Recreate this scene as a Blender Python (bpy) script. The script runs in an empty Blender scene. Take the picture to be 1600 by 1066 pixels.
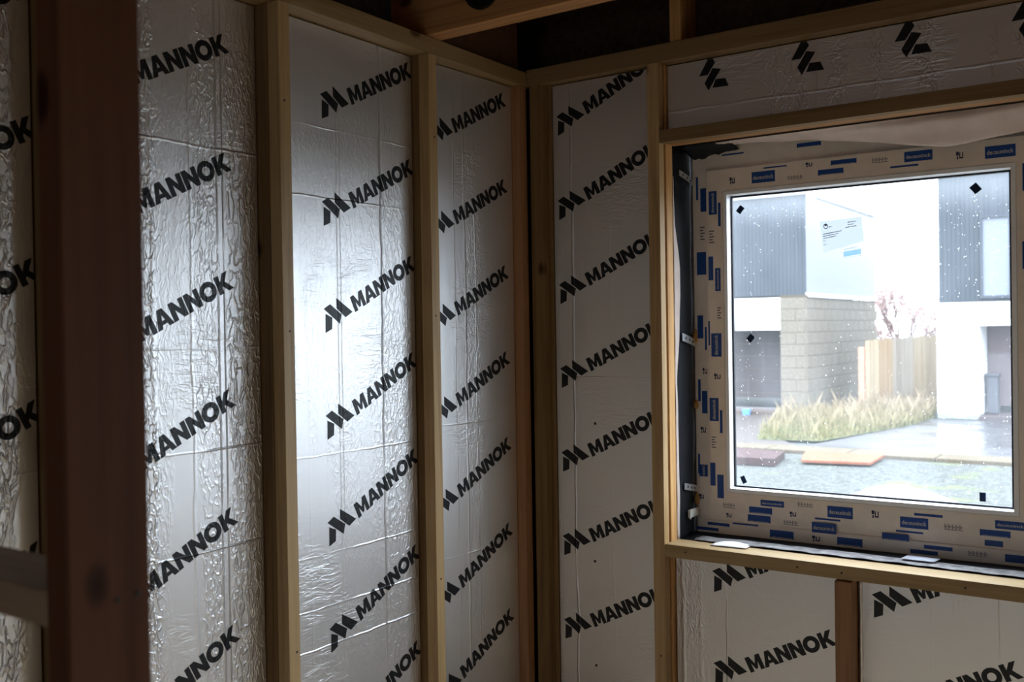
import bpy, bmesh, math, random
from mathutils import Vector, Matrix, noise
from mathutils.geometry import tessellate_polygon
random.seed(7)
sc = bpy.context.scene
COL = sc.collection
H = 1.5                                  # eye height above the floor; the survey numbers below are relative to it
R = math.radians

# ------------------------------------------------------------------ camera, sky, lights, exposure
cam = bpy.data.cameras.new('camera'); camo = bpy.data.objects.new('camera', cam); COL.objects.link(camo)
cam.sensor_width = 36.0; cam.lens = 36.0 * 1526.79 / 1600
yaw, pit, rol = R(34.667), R(-0.593), R(-0.898)
fw = Vector((-math.sin(yaw)*math.cos(pit), math.cos(yaw)*math.cos(pit), math.sin(pit)))
r0 = Vector((math.cos(yaw), math.sin(yaw), 0)); u0 = r0.cross(fw)
rr = math.cos(rol)*r0 + math.sin(rol)*u0; uu = -math.sin(rol)*r0 + math.cos(rol)*u0
m = Matrix((rr, uu, -fw)).transposed().to_4x4(); m.translation = Vector((0, 0, H)); camo.matrix_world = m
cam.clip_start = 0.05; cam.clip_end = 400
cam.dof.use_dof = True; cam.dof.focus_distance = 3.1; cam.dof.aperture_fstop = 4.2
sc.camera = camo

SKY = 9.3
w = bpy.data.worlds.new('overcast_sky'); sc.world = w; w.use_nodes = True
nt = w.node_tree; nt.nodes.clear()
out = nt.nodes.new('ShaderNodeOutputWorld'); bg = nt.nodes.new('ShaderNodeBackground')
geo = nt.nodes.new('ShaderNodeTexCoord'); sep = nt.nodes.new('ShaderNodeSeparateXYZ')
mr = nt.nodes.new('ShaderNodeMapRange'); mr.inputs[1].default_value = 0; mr.inputs[2].default_value = 1
mr.inputs[3].default_value = 0.58; mr.inputs[4].default_value = 2.1
nt.links.new(geo.outputs['Generated'], sep.inputs[0]); nt.links.new(sep.outputs[2], mr.inputs[0])
mul = nt.nodes.new('ShaderNodeMath'); mul.operation = 'MULTIPLY'; mul.inputs[1].default_value = SKY
nt.links.new(mr.outputs[0], mul.inputs[0]); nt.links.new(mul.outputs[0], bg.inputs['Strength'])
bg.inputs['Color'].default_value = (0.75, 0.87, 1.0, 1)
nt.links.new(bg.outputs[0], out.inputs[0])

def portal(loc, rot, sx, sy):            # sky portals: only guide sampling, through the window and two added fill-light openings
    l = bpy.data.lights.new('sky_portal', 'AREA'); l.shape = 'RECTANGLE'; l.size = sx; l.size_y = sy; l.cycles.is_portal = True
    o = bpy.data.objects.new('sky_portal', l); COL.objects.link(o); o.location = loc; o.rotation_euler = rot
portal((-0.36, 3.20, H - 0.05), (R(-90), 0, 0), 2.05, 1.3)
portal((-1.25, -2.85, H - .5), (R(90), 0, 0), 1.0, .5)
portal((1.65, 3.20, H - 0.45), (R(-90), 0, 0), 1.2, 2.0)

sc.view_settings.view_transform = 'Standard'; sc.view_settings.look = 'None'
sc.view_settings.exposure = 0.0; sc.view_settings.gamma = 1.0
sc.view_settings.use_curve_mapping = False
sc.cycles.max_bounces = 10; sc.cycles.diffuse_bounces = 5; sc.cycles.glossy_bounces = 5
sc.cycles.transparent_max_bounces = 12; sc.cycles.sample_clamp_indirect = 6
sc.cycles.use_denoising = True

# ------------------------------------------------------------------ helpers
def col(o): COL.objects.link(o); return o
def empty(name, loc=(0,0,0), **kw):
    o = col(bpy.data.objects.new(name, None)); o.location = loc; tag(o, **kw); return o
def tag(o, label=None, category=None, group=None, kind=None):
    if label: o['label'] = label
    if category: o['category'] = category
    if group: o['group'] = group
    if kind: o['kind'] = kind
    return o
def mesh_obj(name, bm, mats, parent=None, smooth=False):
    me = bpy.data.meshes.new(name); bm.to_mesh(me); bm.free()
    for mm in (mats if isinstance(mats, (list, tuple)) else [mats]): me.materials.append(mm)
    if smooth:
        for p in me.polygons: p.use_smooth = True
    o = bpy.data.objects.new(name, me); col(o)
    if parent:
        o.parent = parent; o.matrix_parent_inverse = Matrix.Translation(-Vector(parent.location)) if parent.type == 'EMPTY' else Matrix()
    return o
def add_box(bm, a, b, bev=0.0, mi=0):
    x0, y0, z0 = a; x1, y1, z1 = b
    res = bmesh.ops.create_cube(bm, size=1.0)
    vs = res['verts']
    bmesh.ops.scale(bm, vec=(abs(x1-x0), abs(y1-y0), abs(z1-z0)), verts=vs)
    bmesh.ops.translate(bm, vec=((x0+x1)/2, (y0+y1)/2, (z0+z1)/2), verts=vs)
    fs = list({f for v in vs for f in v.link_faces})
    for f in fs: f.material_index = mi
    if bev > 0:
        es = list({e for v in vs for e in v.link_edges})
        bmesh.ops.bevel(bm, geom=es, offset=bev, segments=2, affect='EDGES', profile=0.5)
    return vs
def box(name, a, b, mat, parent=None, bev=0.0, **kw):      # relative heights: H is added to z
    bm = bmesh.new(); add_box(bm, (a[0], a[1], a[2]+H), (b[0], b[1], b[2]+H), bev)
    return tag(mesh_obj(name, bm, mat, parent), **kw)
def tube(bm, pts, rads, n=6, mi=0):
    rings = []
    for i, p in enumerate(pts):
        p = Vector(p); d = (Vector(pts[min(i+1, len(pts)-1)]) - Vector(pts[max(i-1, 0)])).normalized()
        s = d.cross(Vector((0.3, 0.2, 1)).normalized() if abs(d.z) < 0.9 else Vector((1, 0, 0))).normalized(); t = d.cross(s)
        rings.append([bm.verts.new(p + rads[i]*(math.cos(2*math.pi*k/n)*s + math.sin(2*math.pi*k/n)*t)) for k in range(n)])
    for a, b in zip(rings, rings[1:]):
        for k in range(n):
            f = bm.faces.new((a[k], a[(k+1) % n], b[(k+1) % n], b[k])); f.material_index = mi
    for rg in (rings[0], rings[-1]):
        try: bm.faces.new(rg)
        except ValueError: pass
def grid(bm, nu, nv, fn, mi=0):
    vs = [[bm.verts.new(fn(i/nu, j/nv)) for j in range(nv+1)] for i in range(nu+1)]
    for i in range(nu):
        for j in range(nv):
            f = bm.faces.new((vs[i][j], vs[i+1][j], vs[i+1][j+1], vs[i][j+1])); f.material_index = mi
def sheet(name, nu, nv, fn, mat, parent=None, thick=0.0008, **kw):
    bm = bmesh.new(); grid(bm, nu, nv, lambda a, b: (lambda p: (p[0], p[1], p[2]+H))(fn(a, b)))
    o = mesh_obj(name, bm, mat, parent, True)
    md = o.modifiers.new('thickness', 'SOLIDIFY'); md.thickness = thick
    return tag(o, **kw)
def lerp(tab, x):
    for (a, b), (c, d) in zip(tab, tab[1:]):
        if (a <= x <= c) or (a >= x >= c): return b + (d-b)*((x-a)/(c-a) if c != a else 0)
    return tab[0][1] if abs(x-tab[0][0]) < abs(x-tab[-1][0]) else tab[-1][1]

# ------------------------------------------------------------------ materials
def new_mat(name):
    mt = bpy.data.materials.new(name); mt.use_nodes = True; n = mt.node_tree
    return mt, n, n.nodes['Principled BSDF']
class NB:                                 # small node builder
    def __init__(s, n): s.n = n; s.pos = None
    def nd(s, t, **kw):
        x = s.n.nodes.new(t)
        for k, v in kw.items(): setattr(x, k, v)
        return x
    def link(s, a, b): s.n.links.new(a, b)
    def P(s):
        if not s.pos:
            g = s.nd('ShaderNodeNewGeometry'); s.pos = g.outputs['Position']
        return s.pos
    def math(s, op, a, b=None, c=None, clamp=False):
        x = s.nd('ShaderNodeMath', operation=op, use_clamp=clamp)
        for i, v in enumerate((a, b, c)):
            if v is None: continue
            if isinstance(v, (int, float)): x.inputs[i].default_value = v
            else: s.link(v, x.inputs[i])
        return x.outputs[0]
    def mapr(s, v, a, b, c=0.0, d=1.0, smooth=True):
        x = s.nd('ShaderNodeMapRange'); x.interpolation_type = 'SMOOTHSTEP' if smooth else 'LINEAR'
        s.link(v, x.inputs[0])
        for i, q in enumerate((a, b, c, d)): x.inputs[i+1].default_value = q
        return x.outputs[0]
    def scaled(s, vec, rotz=0, src=None):
        mp = s.nd('ShaderNodeMapping'); mp.inputs['Scale'].default_value = vec; mp.inputs['Rotation'].default_value = (0, 0, rotz)
        s.link(src or s.P(), mp.inputs[0]); return mp.outputs[0]
    def noise(s, vec, scale=1.0, detail=3.0, rough=0.5, dist=0.0):
        x = s.nd('ShaderNodeTexNoise'); x.inputs['Scale'].default_value = scale; x.inputs['Detail'].default_value = detail
        x.inputs['Roughness'].default_value = rough; x.inputs['Distortion'].default_value = dist
        s.link(vec, x.inputs['Vector']); return x.outputs['Fac']
    def ramp(s, v, stops):
        x = s.nd('ShaderNodeValToRGB'); e = x.color_ramp.elements
        e[0].position, e[0].color = stops[0][0], (*stops[0][1], 1); e[1].position, e[1].color = stops[-1][0], (*stops[-1][1], 1)
        for p, c in stops[1:-1]:
            q = e.new(p); q.color = (*c, 1)
        s.link(v, x.inputs[0]); return x.outputs[0]
    def bump(s, h, dist, strength=1.0, normal=None):
        x = s.nd('ShaderNodeBump'); x.inputs['Distance'].default_value = dist; x.inputs['Strength'].default_value = strength
        s.link(h, x.inputs['Height'])
        if normal: s.link(normal, x.inputs['Normal'])
        return x.outputs[0]

def plain(name, c, rough=0.6, metal=0.0, spec=0.3, bumpsc=None, bumpd=0.001, var=0.0):
    mt, n, p = new_mat(name); b = NB(n)
    p.inputs['Base Color'].default_value = (*c, 1); p.inputs['Roughness'].default_value = rough
    p.inputs['Metallic'].default_value = metal; p.inputs['Specular IOR Level'].default_value = spec
    if bumpsc:
        nz = b.noise(b.P(), bumpsc, 4.0)
        b.link(b.bump(nz, bumpd), p.inputs['Normal'])
        if var:
            b.link(b.ramp(nz, [(0.3, tuple(x*(1-var) for x in c)), (0.7, tuple(min(1, x*(1+var)) for x in c))]), p.inputs['Base Color'])
    return mt
def wood(name, axis, light, dark, knots=True, rough=0.5, spec=0.3):
    mt, n, p = new_mat(name); b = NB(n)
    sv = {'z': (1, 1, 0.035), 'x': (0.035, 1, 1), 'y': (1, 0.035, 1)}[axis]
    oi = b.nd('ShaderNodeObjectInfo')
    off = b.nd('ShaderNodeVectorMath', operation='ADD'); b.link(b.P(), off.inputs[0])
    cx = b.nd('ShaderNodeCombineXYZ')
    rnd = b.math('MULTIPLY', oi.outputs['Random'], 7.3)
    for i in range(3): b.link(rnd, cx.inputs[i])
    b.link(cx.outputs[0], off.inputs[1])
    v = b.scaled(sv, src=off.outputs[0])
    g1 = b.noise(v, 85, 3, 0.6, 0.6); g2 = b.noise(v, 26, 2, 0.5, 1.2)
    g = b.math('ADD', b.math('MULTIPLY', g1, 0.45), b.math('MULTIPLY', g2, 0.55))
    c = b.ramp(g, [(0.32, dark), (0.5, tuple((l*0.75+d*0.25) for l, d in zip(light, dark))), (0.66, light)])
    if knots:
        kv = {'z': (1, 1, 0.55), 'x': (0.55, 1, 1), 'y': (1, 0.55, 1)}[axis]
        vo = b.nd('ShaderNodeTexVoronoi'); vo.inputs['Scale'].default_value = 5.5; b.link(b.scaled(kv, src=off.outputs[0]), vo.inputs['Vector'])
        kf = b.mapr(vo.outputs['Distance'], 0.045, 0.11, 1.0, 0.0)
        mx = b.nd('ShaderNodeMix', data_type='RGBA'); b.link(kf, mx.inputs['Factor']); b.link(c, mx.inputs['A'])
        mx.inputs['B'].default_value = (dark[0]*0.35, dark[1]*0.28, dark[2]*0.25, 1); c = mx.outputs['Result']
    tint = b.nd('ShaderNodeHueSaturation'); b.link(c, tint.inputs['Color'])
    b.link(b.math('ADD', b.math('MULTIPLY', oi.outputs['Random'], 0.3), 0.84), tint.inputs['Value'])
    b.link(tint.outputs[0], p.inputs['Base Color']); p.inputs['Roughness'].default_value = rough
    p.inputs['Specular IOR Level'].default_value = spec
    b.link(b.bump(g, 0.0006), p.inputs['Normal'])
    return mt

def foil_height(b, ax, vl, hl, crump, seedv, bands=()):
    """wrinkled foil facing: crinkle skin, vertical laminating ridges, cross creases. ax: index of the along-wall coordinate"""
    P = b.P(); sp = b.nd('ShaderNodeSeparateXYZ'); b.link(P, sp.inputs[0]); U = sp.outputs[ax]; Z = sp.outputs[2]
    def vec(su, sz):
        mp = [su, su, sz]; q = b.nd('ShaderNodeMapping'); q.inputs['Scale'].default_value = mp
        q.inputs['Location'].default_value = (seedv, seedv*0.7, seedv*1.3); b.link(P, q.inputs[0]); return q.outputs[0]
    # skin: ridged noise, elongated upwards
    n1 = b.noise(vec(58, 27), 1.0, 2.5, 0.5, 0.35)
    ridge = b.math('SUBTRACT', 1.0, b.math('MULTIPLY', b.math('ABSOLUTE', b.math('SUBTRACT', n1, 0.5)), 11.0), clamp=True)
    n2 = b.noise(vec(150, 60), 1.0, 2, 0.5, 0.4)
    msk = b.mapr(b.noise(vec(9.5, 0.9), 1.0, 2), 0.56-0.12*crump, 0.62-0.1*crump, 0.05, 1.0)
    if bands:
        uw = b.math('ADD', U, b.math('MULTIPLY', b.math('SUBTRACT', b.noise(vec(2, 9), 1.0, 3), 0.5), 0.05))
        acc = None
        for u0, u1, st in bands:
            q = b.math('MULTIPLY', b.mapr(uw, u0-.012, u0+.012, 0.0, st), b.mapr(uw, u1-.012, u1+.012, 1.0, 0.0))
            acc = q if acc is None else b.math('MAXIMUM', acc, q)
        msk = b.math('ADD', b.math('MULTIPLY', acc, b.mapr(b.noise(vec(3, 4), 1.0, 2), .35, .6, .35, 1.0)), b.math('MULTIPLY', msk, .22))
    skin = b.math('MULTIPLY', b.math('ADD', b.math('MULTIPLY', ridge, 0.9), b.math('MULTIPLY', n2, 0.5)), b.math('MULTIPLY', msk, 0.75*crump))
    # horizontal small dents
    n3 = b.noise(vec(14, 52), 1.0, 3, 0.5, 0.8)
    r3 = b.math('SUBTRACT', 1.0, b.math('MULTIPLY', b.math('ABSOLUTE', b.math('SUBTRACT', n3, 0.5)), 9.0), clamp=True)
    m3 = b.mapr(b.noise(vec(4, 3), 1.0, 2), 0.50, 0.66, 0.0, 0.26)
    h = b.math('ADD', skin, b.math('MULTIPLY', r3, m3))
    wob = b.math('MULTIPLY', b.math('SUBTRACT', b.noise(vec(0.5, 7), 1.0, 4), 0.5), 0.020)
    for c, wd, amp, *wf_ in vl:
        d = b.math('ABSOLUTE', b.math('SUBTRACT', b.math('ADD', U, b.math('MULTIPLY', wob, wf_[0] if wf_ else 1.0)), c))
        l = b.mapr(d, 0.0, wd, amp, 0.0)
        brk = b.mapr(b.noise(vec(0.3+c, 4), 1.0, 1), 0.36, 0.5, 0.35, 1.0)
        h = b.math('ADD', h, b.math('MULTIPLY', l, brk))
    wz = b.math('MULTIPLY', b.math('SUBTRACT', b.noise(vec(9, 0.6), 1.0, 2), 0.5), 0.012)
    for c, wd, amp in hl:
        d = b.math('ABSOLUTE', b.math('SUBTRACT', b.math('ADD', Z, wz), c+H))
        l = b.mapr(d, 0.0, wd, amp, 0.0)
        brk = b.mapr(b.noise(vec(3.0, 0.3+c), 1.0, 1), 0.40, 0.5, 0.2, 1.0)
        h = b.math('ADD', h, b.math('MULTIPLY', l, brk))
    big = b.noise(vec(7, 2.2), 1.0, 2)
    h = b.math('ADD', h, b.math('MULTIPLY', big, 1.2))
    return h
FOIL_ROUGH = 0.42
def foil(name, ax, vl, hl, crump, seedv, bands=()):
    mt, n, p = new_mat(name); b = NB(n)
    h = foil_height(b, ax, vl, hl, crump, seedv, bands)
    p.inputs['Metallic'].default_value = 0.85
    p.inputs['Base Color'].default_value = (0.83, 0.81, 0.80, 1)
    p.inputs['Roughness'].default_value = FOIL_ROUGH
    b.link(b.bump(h, 0.0020), p.inputs['Normal'])
    mi, n, p = new_mat(name + '_ink'); b = NB(n)
    h = foil_height(b, ax, vl, hl, crump, seedv, bands)
    p.inputs['Base Color'].default_value = (0.006, 0.007, 0.009, 1); p.inputs['Roughness'].default_value = 0.42
    p.inputs['Specular IOR Level'].default_value = 0.42
    b.link(b.bump(h, 0.0020), p.inputs['Normal'])
    return mt, mi

PINE, PINED = (0.40, 0.28, 0.135), (0.25, 0.15, 0.06)
stud_z = wood('lit_pine_upright', 'z', (0.52, 0.35, 0.165), (0.32, 0.19, 0.075), spec=.4)  # paler copy: light on the batten fronts is put into the colour
stud_shaded = wood('shaded_pine_upright', 'z', (0.26, 0.16, 0.07), (0.15, 0.085, 0.032), spec=.2)  # darker copy of the pine: shade on studs painted into the colour
stud_x = wood('pine_along_window_wall', 'x', (0.25, 0.16, 0.075), (0.16, 0.09, 0.035))
stud_y = wood('pine_along_left_wall', 'y', (0.30, 0.20, 0.095), (0.19, 0.11, 0.045))
warm_z = wood('orange_pine_upright', 'z', (0.66, 0.38, 0.15), (0.42, 0.20, 0.07))
warm_x = wood('orange_pine_along', 'x', (0.46, 0.23, 0.09), (0.26, 0.11, 0.04))
pale_x = wood('pale_pine_along', 'x', (0.44, 0.31, 0.16), (0.30, 0.19, 0.085))
red_z = wood('reddish_pine_upright', 'z', (0.42, 0.22, 0.11), (0.24, 0.11, 0.05))
core = plain('insulation_core', (0.62, 0.55, 0.36), 0.9, bumpsc=300)
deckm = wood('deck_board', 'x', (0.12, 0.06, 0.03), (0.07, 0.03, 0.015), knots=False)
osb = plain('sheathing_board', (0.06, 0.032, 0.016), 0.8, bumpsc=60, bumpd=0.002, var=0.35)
floorm = plain('chipboard_floor', (0.68, 0.52, 0.34), 0.6, bumpsc=40, bumpd=0.001, var=0.2)
steel = plain('galvanised_strap', (0.62, 0.63, 0.64), 0.35, 0.9, bumpsc=80)
dark_steel = plain('nail_steel', (0.05, 0.045, 0.04), 0.5, 0.6)

# ------------------------------------------------------------------ printed lettering on the boards
def uvrot(org, ang):
    c, s = math.cos(R(ang)), math.sin(R(ang))
    return lambda u, v: (org[0] + u*c - v*s, org[1] + u*s + v*c)
G = {
 'M': [[(0,0),(0,1),(.32,1),(.55,.47),(.78,1),(1.1,1),(1.1,0),(.80,0),(.80,.55),(.63,.12),(.47,.12),(.30,.55),(.30,0)]],
 'A': [[(0,0),(.37,1),(.70,1),(1.07,0),(.75,0),(.68,.19),(.38,.19),(.31,0)], [(.44,.40),(.62,.40),(.53,.68)]],
 'N': [[(0,0),(0,1),(.30,1),(.65,.48),(.65,1),(.95,1),(.95,0),(.66,0),(.30,.54),(.30,0)]],
 'K': [[(0,0),(0,1),(.31,1),(.31,.62),(.60,1),(.98,1),(.60,.54),(1.02,0),(.65,0),(.38,.36),(.31,.27),(.31,0)]],
 'O': [[(.55+.56*math.cos(2*math.pi*i/28), .5+.53*math.sin(2*math.pi*i/28)) for i in range(28)], [(.55+.25*math.cos(2*math.pi*i/28), .5+.24*math.sin(2*math.pi*i/28)) for i in range(28)]]}
ICON = [[(0,-.015),(.0185,-.036),(.003,-.064),(-.025,-.0625)], [(0,0),(.028,.001),(.0555,-.044),(.037,-.065)], [(.058,.006),(.0985,-.057),(.066,-.0585),(.0455,-.020)]]
CAP = 0.0475
WORD = [('M', .108), ('A', .1615), ('N', .2125), ('N', .2605), ('O', .3075), ('K', .3625)]
def logo_tris():
    T = []
    for poly in ICON:
        ids = tessellate_polygon([[Vector((*q, 0)) for q in poly]])
        T += [[poly[i] for i in t] for t in ids]
    for ch, u in WORD:
        loops = G[ch]; flat = [q for l in loops for q in l]
        ids = tessellate_polygon([[Vector((*q, 0)) for q in l] for l in loops])
        T += [[(u + flat[i][0]*CAP, -.063 + flat[i][1]*CAP) for i in t] for t in ids]
    return T
LT = logo_tris()
def clip(poly, x0, x1, z0, z1):
    for ax, lim, sg in ((0, x0, 1), (0, x1, -1), (1, z0, 1), (1, z1, -1)):
        outp = []
        for i, a in enumerate(poly):
            b = poly[(i+1) % len(poly)]
            ina, inb = (a[ax]-lim)*sg >= 0, (b[ax]-lim)*sg >= 0
            if ina: outp.append(a)
            if ina != inb:
                t = (lim-a[ax])/(b[ax]-a[ax]); outp.append((a[0]+t*(b[0]-a[0]), a[1]+t*(b[1]-a[1])))
        poly = outp
        if len(poly) < 3: return []
    return poly

def board(ax, plane, a0, a1, z0, z1, mats, label, orgs, ang, thick=0.05, tilt=0.0, group=None):
    """ax 'A': left wall (faces +X, along Y); 'B': window wall (faces -Y, along X)"""
    def P3(a, z, d): return (plane-d, a, z+H) if ax == 'A' else (a, plane+d, z+H)
    bm = bmesh.new(); e = 0.003
    lo, hi = P3(a0+e, z0+e, thick), P3(a1-e, z1-e, 0)
    add_box(bm, [min(p, q) for p, q in zip(lo, hi)], [max(p, q) for p, q in zip(lo, hi)], 0.0025, 1)
    bm.faces.ensure_lookup_table()
    nrm = Vector((1, 0, 0)) if ax == 'A' else Vector((0, -1, 0))
    bm.normal_update()
    for f in bm.faces:
        if f.normal.dot(nrm) > 0.5: f.material_index = 0
    if tilt:                              # a board that sits crooked between its studs: far edge stands proud
        for v in bm.verts: v.co.x += tilt*((v.co.y-(a0+a1)/2)/(a1-a0))
    o = mesh_obj('insulation_board', bm, [mats[0], core])
    tag(o, label, 'insulation board', group or 'foil-faced insulation boards')
    for og in orgs:
        f = uvrot(og, ang); bm = bmesh.new(); n = 0
        for t in LT:
            pl = clip([f(*q) for q in t], a0+e*1.5, a1-e*1.5, z0+e*1.5, z1-e*1.5)
            if len(pl) < 3: continue
            vs = [bm.verts.new(Vector(P3(a, z, -0.0004)) + Vector((tilt*(a-(a0+a1)/2)/(a1-a0), 0, 0))) for a, z in pl]
            try: fc = bm.faces.new(vs); n += 1
            except ValueError: pass
        if not n: bm.free(); continue
        bmesh.ops.remove_doubles(bm, verts=bm.verts, dist=1e-6)
        bm.normal_update()
        for fc in bm.faces:
            if fc.normal.dot(nrm) < 0: fc.normal_flip()
        mesh_obj('printed_logo', bm, mats[1], o)
    return o

# ------------------------------------------------------------------ the room
FL = -1.5; TP = 0.855
wl = empty('wall_left', kind='structure'); wb = empty('wall_front', kind='structure')
def stud(parent, name, a, b, mat, bev=0.0015): return box(name, a, b, mat, parent, bev)
# left wall: main studs with battens over them, 600 mm centres
for i, y in enumerate((-0.678, -0.078, 0.522, 1.122, 1.722, 2.322)):
    if i > 1: stud(wl, 'stud', (-2.09, y-0.001+0.002*(i % 2), FL+0.04), (-1.942, y+0.039, TP), stud_shaded)
    if i > 1: stud(wl, 'batten', (-1.941, y, FL), (-1.90, y+0.038, TP-0.001), stud_z)
stud(wl, 'stud', (-2.09, 2.822, FL+0.04), (-1.942, 2.862, TP), stud_z)
stud(wl, 'batten', (-1.941, 2.821, FL), (-1.901, 2.859, TP-0.001), red_z)
stud(wl, 'top_plate', (-2.09, 0.2, TP), (-1.902, 2.89, 0.905), stud_y)
stud(wl, 'bottom_plate', (-2.09, 0.2, FL), (-1.942, 2.89, FL+0.04), stud_y)
box('sheathing', (-2.14, -2.75, FL-0.2), (-2.095, 3.15, 1.32), osb, wl)
box('wall_lining', (-2.09, -2.75, FL), (-1.95, 0.2, 0.905), osb, wl)
# window wall
stud(wb, 'batten', (-1.888, 2.860, FL), (-1.838, 2.896, TP), stud_shaded)
stud(wb, 'stud', (-1.90, 2.897, FL), (-1.822, 3.04, TP), stud_shaded)
stud(wb, 'batten', (-1.433, 2.860, FL), (-1.392, 2.895, TP), stud_z)
stud(wb, 'stud', (-1.432, 2.902, FL), (-1.388, 2.949, TP), warm_z)
box('cavity_board', (-1.46, 2.956, FL), (-1.400, 3.04, TP), osb, wb)
stud(wb, 'header', (-1.391, 2.861, 0.596), (0.75, 2.90, 0.637), stud_x)
stud(wb, 'lintel', (-1.386, 2.902, 0.598), (0.75, 2.955, 0.634), warm_x)
stud(wb, 'sill_rail', (-1.391, 2.861, -0.736), (0.75, 2.955, -0.695), pale_x)
stud(wb, 'cripple_stud', (-0.852, 2.862, FL), (-0.803, 2.93, -0.742), red_z, 0.003)
stud(wb, 'cripple_stud', (-0.25, 2.862, FL), (-0.205, 2.93, -0.738), red_z)
stud(wb, 'stud', (0.66, 2.862, FL), (0.70, 2.955, TP), stud_z)
stud(wb, 'stud', (1.01, 2.862, FL), (1.05, 2.955, TP), stud_z)
stud(wb, 'stud', (2.25, 2.862, FL), (2.29, 2.955, TP), stud_z)
stud(wb, 'top_plate', (-1.90, 2.861, TP), (2.6, 3.04, 0.912), stud_x)
# outer sheathing with the window opening and the added fill-light opening
for a, b in (((-2.14, 3.04, FL-0.2), (-1.392, 3.15, 1.32)), ((0.68, 3.04, FL-0.2), (1.05, 3.15, 1.32)), ((2.25, 3.04, FL-0.2), (2.7, 3.15, 1.32)), ((1.05, 3.04, .55), (2.25, 3.15, 1.32)), ((1.05, 3.04, FL-0.2), (2.25, 3.15, FL+.03)),
             ((-1.392, 3.04, 0.615), (0.68, 3.15, 1.32)), ((-1.392, 3.04, FL-0.2), (0.68, 3.15, -0.715)),
             ((-1.9, 2.99, 0.92), (2.6, 3.04, 1.13))):
    box('sheathing', a, b, osb, wb)
box('wall_lining', (2.29, 2.90, FL), (2.6, 3.03, 0.91), osb, wb); box('wall_lining', (.70, 2.90, FL), (1.01, 3.03, 0.85), osb, wb); box('wall_lining', (1.05, 2.90, .56), (2.25, 3.03, 0.85), osb, wb)
stud(wb, 'bottom_plate', (-1.90, 2.905, FL), (1.05, 3.04, FL+0.04), stud_x)
wr = empty('wall_right', kind='structure'); box('wall_lining', (2.6, -2.8, FL), (2.7, 3.15, 1.32), osb, wr)
wk = empty('wall_back', kind='structure')  # low gap in this wall is added, unseen, to let in fill light
for a, b in (((-2.1, -2.8, FL), (-1.75, -2.7, 1.32)), ((-.75, -2.8, FL), (2.7, -2.7, 1.32)), ((-1.75, -2.8, -.25), (-.75, -2.7, 1.32)), ((-1.75, -2.8, FL), (-.75, -2.7, -.75))):
    box('wall_lining', a, b, osb, wk)
box('floor', (-2.1, -2.8, FL-0.12), (2.7, 3.04, FL), floorm, kind='structure')
ceil = empty('ceiling', kind='structure')
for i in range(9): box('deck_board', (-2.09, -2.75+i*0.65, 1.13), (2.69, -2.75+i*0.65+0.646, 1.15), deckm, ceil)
for i, y in enumerate((2.324, 1.724, 1.124, 0.524, -0.076, -0.676, -1.276, -1.876)):
    box('joist', (-2.05, y, 0.908), (2.6, y+0.071, 1.129), warm_x, ceil, 0.002)
box('blocking', (-1.352, 2.865, 0.914), (-1.314, 2.985, 1.128), warm_z, ceil, 0.002)
box('blocking', (-1.95, 2.4, 0.914), (-1.935, 2.86, 1.128), deckm, ceil, 0.002)
# round duct collar on the joist
bm = bmesh.new()
def ring(bm, c, r_out, r_in, y0, y1, n=28):
    vs = []
    for (r_, y_) in ((r_out, y1), (r_out, y0), (r_in, y0), (r_in, y1)):
        vs.append([bm.verts.new((c[0]+r_*math.cos(2*math.pi*k/n), y_, c[1]+H+r_*math.sin(2*math.pi*k/n))) for k in range(n)])
    for a, b in zip(vs, vs[1:]):
        for k in range(n): bm.faces.new((a[k], a[(k+1) % n], b[(k+1) % n], b[k]))
ring(bm, (-1.692, 1.005), 0.062, 0.05, 2.314, 2.324)
bm.faces.new([bm.verts.new((-1.692+0.05*math.cos(2*math.pi*k/24), 2.3225, 1.005+H+0.05*math.sin(2*math.pi*k/24))) for k in range(24)])
mesh_obj('cable_hole_collar', bm, plain('black_rubber', (0.01, 0.01, 0.01), 0.6), ceil)
# nails in the battens
def nail(parent, c, n, r=0.004):
    bm = bmesh.new(); n = Vector(n); s = n.orthogonal().normalized(); t = n.cross(s)
    c = Vector((c[0], c[1], c[2]+H))
    a = [bm.verts.new(c + n*0.001 + r*(math.cos(k*math.pi/4)*s + math.sin(k*math.pi/4)*t)) for k in range(8)]
    b = [bm.verts.new(c - n*0.001 + r*1.1*(math.cos(k*math.pi/4)*s + math.sin(k*math.pi/4)*t)) for k in range(8)]
    bm.faces.new(a)
    for k in range(8): bm.faces.new((b[k], b[(k+1) % 8], a[(k+1) % 8], a[k]))
    bmesh.ops.recalc_face_normals(bm, faces=bm.faces)
    mesh_obj('nail_head', bm, dark_steel, parent)
for y, z in ((1.743, .008), (1.748, -.822), (2.342, -.762), (1.738, .60), (2.338, .05), (2.345, .6)): nail(wl, (-1.90, y, z), (1, 0, 0), 0.003)
for x, z in ((-1.32, -.714), (-.96, -.716), (-.83, -.717), (-.5, -.715), (-1.41, -1.06), (-.83, -1.12)): nail(wb, (x, 2.8608, z), (0, -1, 0), 0.003)

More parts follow.
